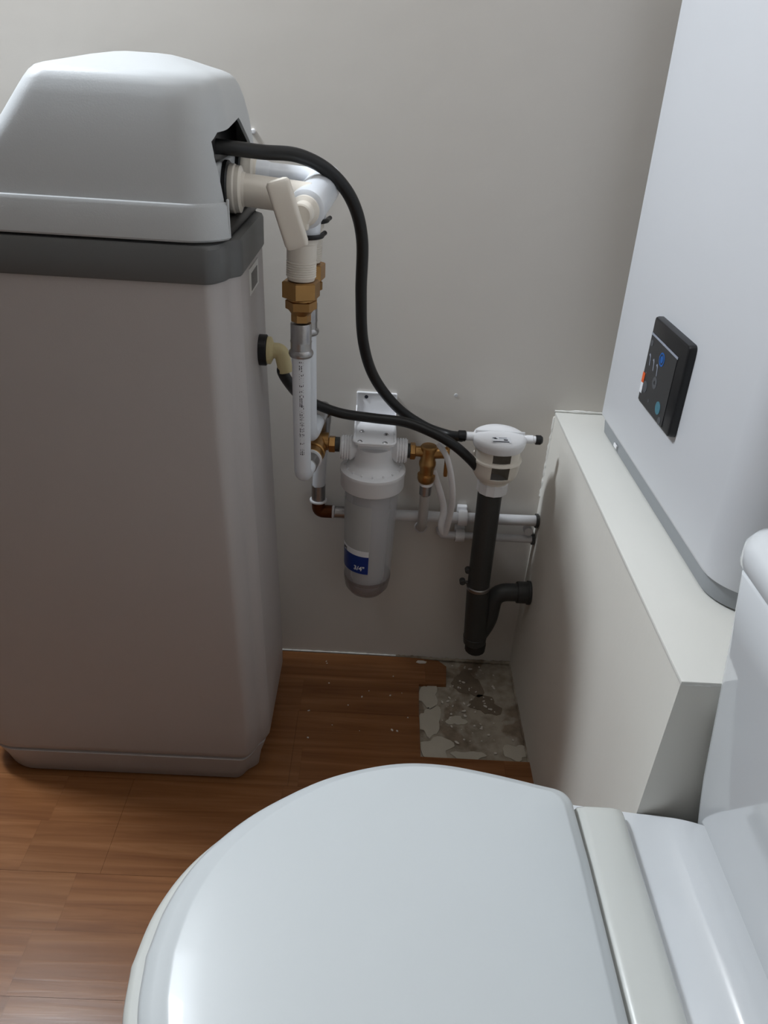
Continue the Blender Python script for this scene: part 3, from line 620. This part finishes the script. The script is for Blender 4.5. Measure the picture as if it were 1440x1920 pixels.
# ---------------------------------------------------------------- wall-hung boiler with its control panel
HZ = LZ + .003
bl = thing('wall_boiler', 'large white wall-mounted heating unit with grey base above the ledge', 'heating unit', (.47, -.33, HZ))
def hring(z, d, y0=-.612, r=.058):
    lean = -(z - .61) * .022
    R_ = rrect(.3985 + lean + d, XR - .004, y0 + d, -.076 - d * .3, (.004, .012, r, r * .6), z, 12, 8)
    return [Vector((p.x + (-.076 - p.y) * .020 if p.x < .50 else p.x, p.y, p.z)) for p in R_]
bm = B(); loft(bm, [hring(z, d) for z, d in ((HZ, .0095), (HZ + .001, .009), (HZ + .028, .006), (HZ + .030, .010))]); obj('base_strip', bm, M_strip, bl, 40)
bm = B(); loft(bm, [hring(z, d) for z, d in ((HZ + .0285, .0035), (HZ + .031, .0008), (HZ + .036, 0), (1.0, 0), (1.5, 0), (1.502, .003))]); obj('cover', bm, M_cover, bl, 40)
bm = B(); box(bm, (.4045, -.175, HZ + .008), (.4065, -.160, HZ + .0135)); obj('base_notch', bm, M_white, bl)
# control panel: local axes u (towards the camera end, -y), v (up), n (into the room, -x)
PO = at(1196, 748, X=.389); PU = (at(1249, 808, X=.392) - PO); PV = (at(1226, 582, X=.389) - PO)
wd_, ht_ = PU.length, PV.length
PU = Vector((.020, -1, 0)).normalized(); PVn = Vector((-.022, 0, 1)).normalized(); PN = PVn.cross(PU).normalized()
if PN.x > 0: PN = -PN
def pp(u, v, n): return PO + PU * u + PVn * v + PN * n
wd_, ht_ = .132, .120
cp = B(); secs = []
for n_, d in ((-.0125, .002), (-.004, .002), (-.0008, .003), (0, .005)):
    secs.append([pp(p.x, p.y, n_) for p in rrect(d - .004, wd_ + .004 - d, d - .004, ht_ + .006 - d, (.007, .005, .005, .007), 0, 5, 3)])
loft(cp, secs); cpo = obj('control_panel', cp, M_panel, bl, 30)
def pplate(name, poly, n0, n1, m): 
    q = B(); prism(q, poly, lambda u, v: pp(u, v, n0), lambda u, v: pp(u, v, n1)); return sub(name, q, m, cpo, shade=False)
pplate('screen', [(.002, .002), (.106, .002), (.106, .098), (.002, .098)], .0001, .0006, M_screen)
pplate('grey_line', [(.002, .0985), (.108, .0975), (.108, .1005), (.002, .1015)], .0004, .0009, M_gline)
def disc(u, v, ru, rv=None, hole=0, n=28): 
    return u, v, ru
def ringp(name, u, v, r, rin, m):
    q = B(); A = [[q.verts.new(pp(u + rr * math.cos(2 * PI * k / 28), v + rr * math.sin(2 * PI * k / 28), n_)) for k in range(28)] for rr, n_ in ((r, .0006), (r, .0010), (max(rin, .0003), .0010), (max(rin, .0003), .0006))]
    for i in range(4):
        P_, Q_ = A[i], A[(i + 1) % 4]
        for k in range(28): q.faces.new((P_[k], P_[(k + 1) % 28], Q_[(k + 1) % 28], Q_[k]))
    return sub(name, q, m, cpo)
ringp('blue_ring', .057, .080, .0095, .0072, M_blue); ringp('blue_dot', .057, .080, .0050, 0, M_blue)
ringp('grey_button', .050, .044, .0085, .003, M_lgrey); ringp('grey_button', .018, .026, .0085, 0, M_lgrey)
ringp('teal_button', .080, .019, .0090, 0, M_teal); ringp('grey_button', .010, .088, .0045, 0, M_lgrey); ringp('grey_button', .094, .006, .0055, 0, M_lgrey); ringp('grey_button', .042, .014, .0025, 0, M_lgrey)
for u, v in ((.014, .066), (.031, .064), (.047, .062)):
    pplate('tap_symbol', [(u - .004, v + .006), (u - .001, v + .008), (u + .002, v + .004), (u + .0045, v - .008), (u + .0025, v - .008), (u + .0005, v + .002), (u - .0015, v + .005), (u - .0035, v + .004)], .0006, .001, M_gline)
pplate('orange_sticker', [(.001, .028), (.010, .029), (.010, .043), (.001, .043)], .0007, .0012, M_orange)
pplate('white_sticker', [(.001, .013), (.010, .013), (.010, .0285), (.001, .0275)], .0007, .0012, M_paper)

# ---------------------------------------------------------------- toilet
tl = thing('toilet', 'white ceramic close-coupled toilet with closed lid in the foreground', 'toilet', (.15, -.89, 0))
TY = -.925; LZT = .430
half = [(.254, .185), (.2535, .195), (.249, .205), (.240, .2115), (.222, .216), (.16, .231), (.099, .2405), (.04, .237), (-.03, .215), (-.085, .183), (-.13, .147), (-.168, .100), (-.189, .05), (-.196, 0)]
def outline(d=0, dback=None, n=7, nose=0):
    hp = spline([Vector((x, y, 0)) for x, y in half], n)
    hp = [Vector((.256, 0, 0)), Vector((.256, .06, 0)), Vector((.256, .12, 0))] + hp
    full_ = hp + [Vector((p.x, -p.y, 0)) for p in reversed(hp[1:-1])]
    out = []
    for p in full_:
        q = Vector((.026 + (p.x - .026) * (1 + d / .229), p.y * (1 + d / .2405), 0))
        if dback is not None: q.x = min(q.x, .256 + dback)
        q.x += nose * ((.256 - q.x) / .456) ** 2
        out.append(q)
    return out
def T(ps, z, zf=None, bx=0): return [Vector((p.x + bx, p.y + TY, z + (zf(p) if zf else 0))) for p in ps]
dome = lambda k: (lambda p: k * (1 - ((p.x - .03) / .24) ** 2 * .5 - (p.y / .21) ** 2 * .5))
bm = B()
rl = [T(outline(-.006, nose=.013), .4185), T(outline(-.001, nose=.013), .420), T(outline(0, nose=.013), .4225), T(outline(-.0008, nose=.013), .429), T(outline(-.0035, nose=.0145), .4325), T(outline(-.008, nose=.020), .4355), T(outline(-.012, nose=.026), .4380), T(outline(-.0135, nose=.028), .4395), T(outline(-.016, nose=.029), .4402), T(outline(-.05, nose=.03), .4425), T(outline(-.10, nose=.03), .4445)]
vr = loft(bm, rl, True, False)
last = rl[-1]; cxx = Vector((.04, TY, .446)); prev = vr[-1]
for f_ in (.66, .33):
    cur = [bm.verts.new(cxx.lerp(p, f_) + Vector((0, 0, .0003))) for p in last]
    for k in range(len(cur)): bm.faces.new((prev[k], prev[(k + 1) % len(cur)], cur[(k + 1) % len(cur)], cur[k]))
    prev = cur
cv = bm.verts.new(cxx)
for k in range(len(prev)): bm.faces.new((prev[k], prev[(k + 1) % len(prev)], cv))
obj('lid', bm, M_seat, tl, 60)
bm = B(); loft(bm, [T(outline(-.004, 0), .4005), T(outline(.001, 0), .403), T(outline(.0025, 0), .409), T(outline(.0005, 0), .4145), T(outline(-.005, 0), .4175)]); obj('seat', bm, M_seat2, tl, 60)
bm = B()   # hinge rail behind the lid
hr = []
for x, z in ((.2585, .402), (.2585, .415), (.262, .4205), (.270, .423), (.300, .4225), (.3115, .4205), (.3155, .415), (.316, .402)):
    hr.append([Vector((x, y, z)) for y in (-.7275, -.7305, -.74, -.80, -.89, -.98, -1.10, -1.12, -1.123)])
for r_ in hr:
    pass
N_ = len(hr[0]); vv = [[bm.verts.new(Vector((p.x + (.0 if i not in (0,) else 0), p.y, p.z - (.004 if j in (0, N_ - 1) else .0012 if j in (1, N_ - 2) else 0) * (p.z > .41)))) for j, p in enumerate(r_)] for i, r_ in enumerate(hr)]
for A, C in zip(vv, vv[1:]):
    for j in range(N_ - 1): bm.faces.new((A[j], A[j + 1], C[j + 1], C[j]))
bm.faces.new([r_[0] for r_ in vv]); bm.faces.new([r_[-1] for r_ in vv]); bm.faces.new(vv[0] + vv[-1][::-1])
obj('hinge_rail', bm, M_seat2, tl, 50)
# pan: bowl rim, pedestal and the deck that carries the cistern
bm = B()
ped = lambda s, sx, z, dx: [Vector((.06 + (p.x - .06) * sx + dx, TY + p.y * s, z)) for p in outline(0)]
loft(bm, [ped(.50, .62, 0, .10), ped(.50, .62, .02, .10), ped(.46, .58, .10, .11), ped(.56, .66, .2, .09), ped(.80, .86, .30, .04), ped(.96, .975, .36, .01), ped(.985, .985, .385, 0), ped(.985, .985, .397, 0), ped(.97, .97, .4003, 0)])
obj('bowl', bm, M_ceram, tl, 60)
def deck_section(y0, y1, prof): pass
dk = [(.235, .300), (.235, .400), (.26, .402), (.325, .4015), (.340, .4015), (.354, .4025), (.366, .406), (.375, .412), (.381, .421), (.385, .432), (.387, .445), (.388, .46), (.515, .46), (.515, .30)]
bm = B(); ysd = [(-.722, .010), (-.7205, .003), (-.7225, .0), (-.74, 0), (-.80, 0), (-.89, 0), (-.98, 0), (-1.10, 0), (-1.1275, .0), (-1.1295, .003), (-1.128, .010)]
def deck_y(x, y, z):   # the rim edge bows slightly outwards to the front and draws in below the cistern
    s = 1 if y > TY else -1; k = abs(y - TY) / .20
    return TY + s * (abs(y - TY) + k * (.010 * max(0, (.36 - x) / .10) - 1.0 * max(0, min(.07, z - .402))))
sec = []
for y, drop in ysd: sec.append([Vector((x, deck_y(x, y, z), z - (drop if z > .35 else 0))) for x, z in dk])
loft(bm, sec); obj('deck', bm, M_ceram, tl, 40)
def cring(z, x0, y0, y1, r=.028): return rrect(x0, XR - .006, y0, y1, (.012, r, r, .012), z, 10, 10)
bm = B(); loft(bm, [cring(z, x0, y0, y1, r) for z, x0, y0, y1, r in ((.40, .396, -1.10, -.742, .02), (.43, .390, -1.10, -.740, .02), (.46, .386, -1.105, -.736, .02), (.50, .380, -1.11, -.734, .02), (.60, .368, -1.115, -.731, .02), (.70, .355, -1.118, -.729, .02), (.765, .3455, -1.120, -.728, .02), (.768, .348, -1.118, -.730, .02))])
obj('cistern', bm, M_ceram, tl, 50)
bm = B(); loft(bm, [cring(z, .348 + d, -1.128 + d, -.699 - d, r) for z, d, r in ((.766, .004, .040), (.767, .0, .044), (.770, -.002, .046), (.786, -.002, .046), (.793, .002, .044), (.797, .009, .04), (.7995, .02, .03), (.800, .04, .02))])
obj('cistern_lid', bm, M_ceram, tl, 50)

# ---------------------------------------------------------------- little marks on the wall
q = at(475, 246, Y=0); bm = B(); lathe(bm, [(.004, 0), (.004, .004), (.0025, .006), (0, .0062)], (q.x, 0, q.z), (0, -1, 0), 14); tag(obj('wall_plug', bm, M_white), 'small white wall plug beside the softener lid opening', 'wall plug')
q = at(855, 741, Y=0); bm = B(); lathe(bm, [(.0035, 0), (.003, .0008), (0, .001)], (q.x, 0, q.z), (0, -1, 0), 10); tag(obj('wall_plug', bm, M_galv), 'tiny grey wall plug above and left of the air gap cap', 'wall plug')
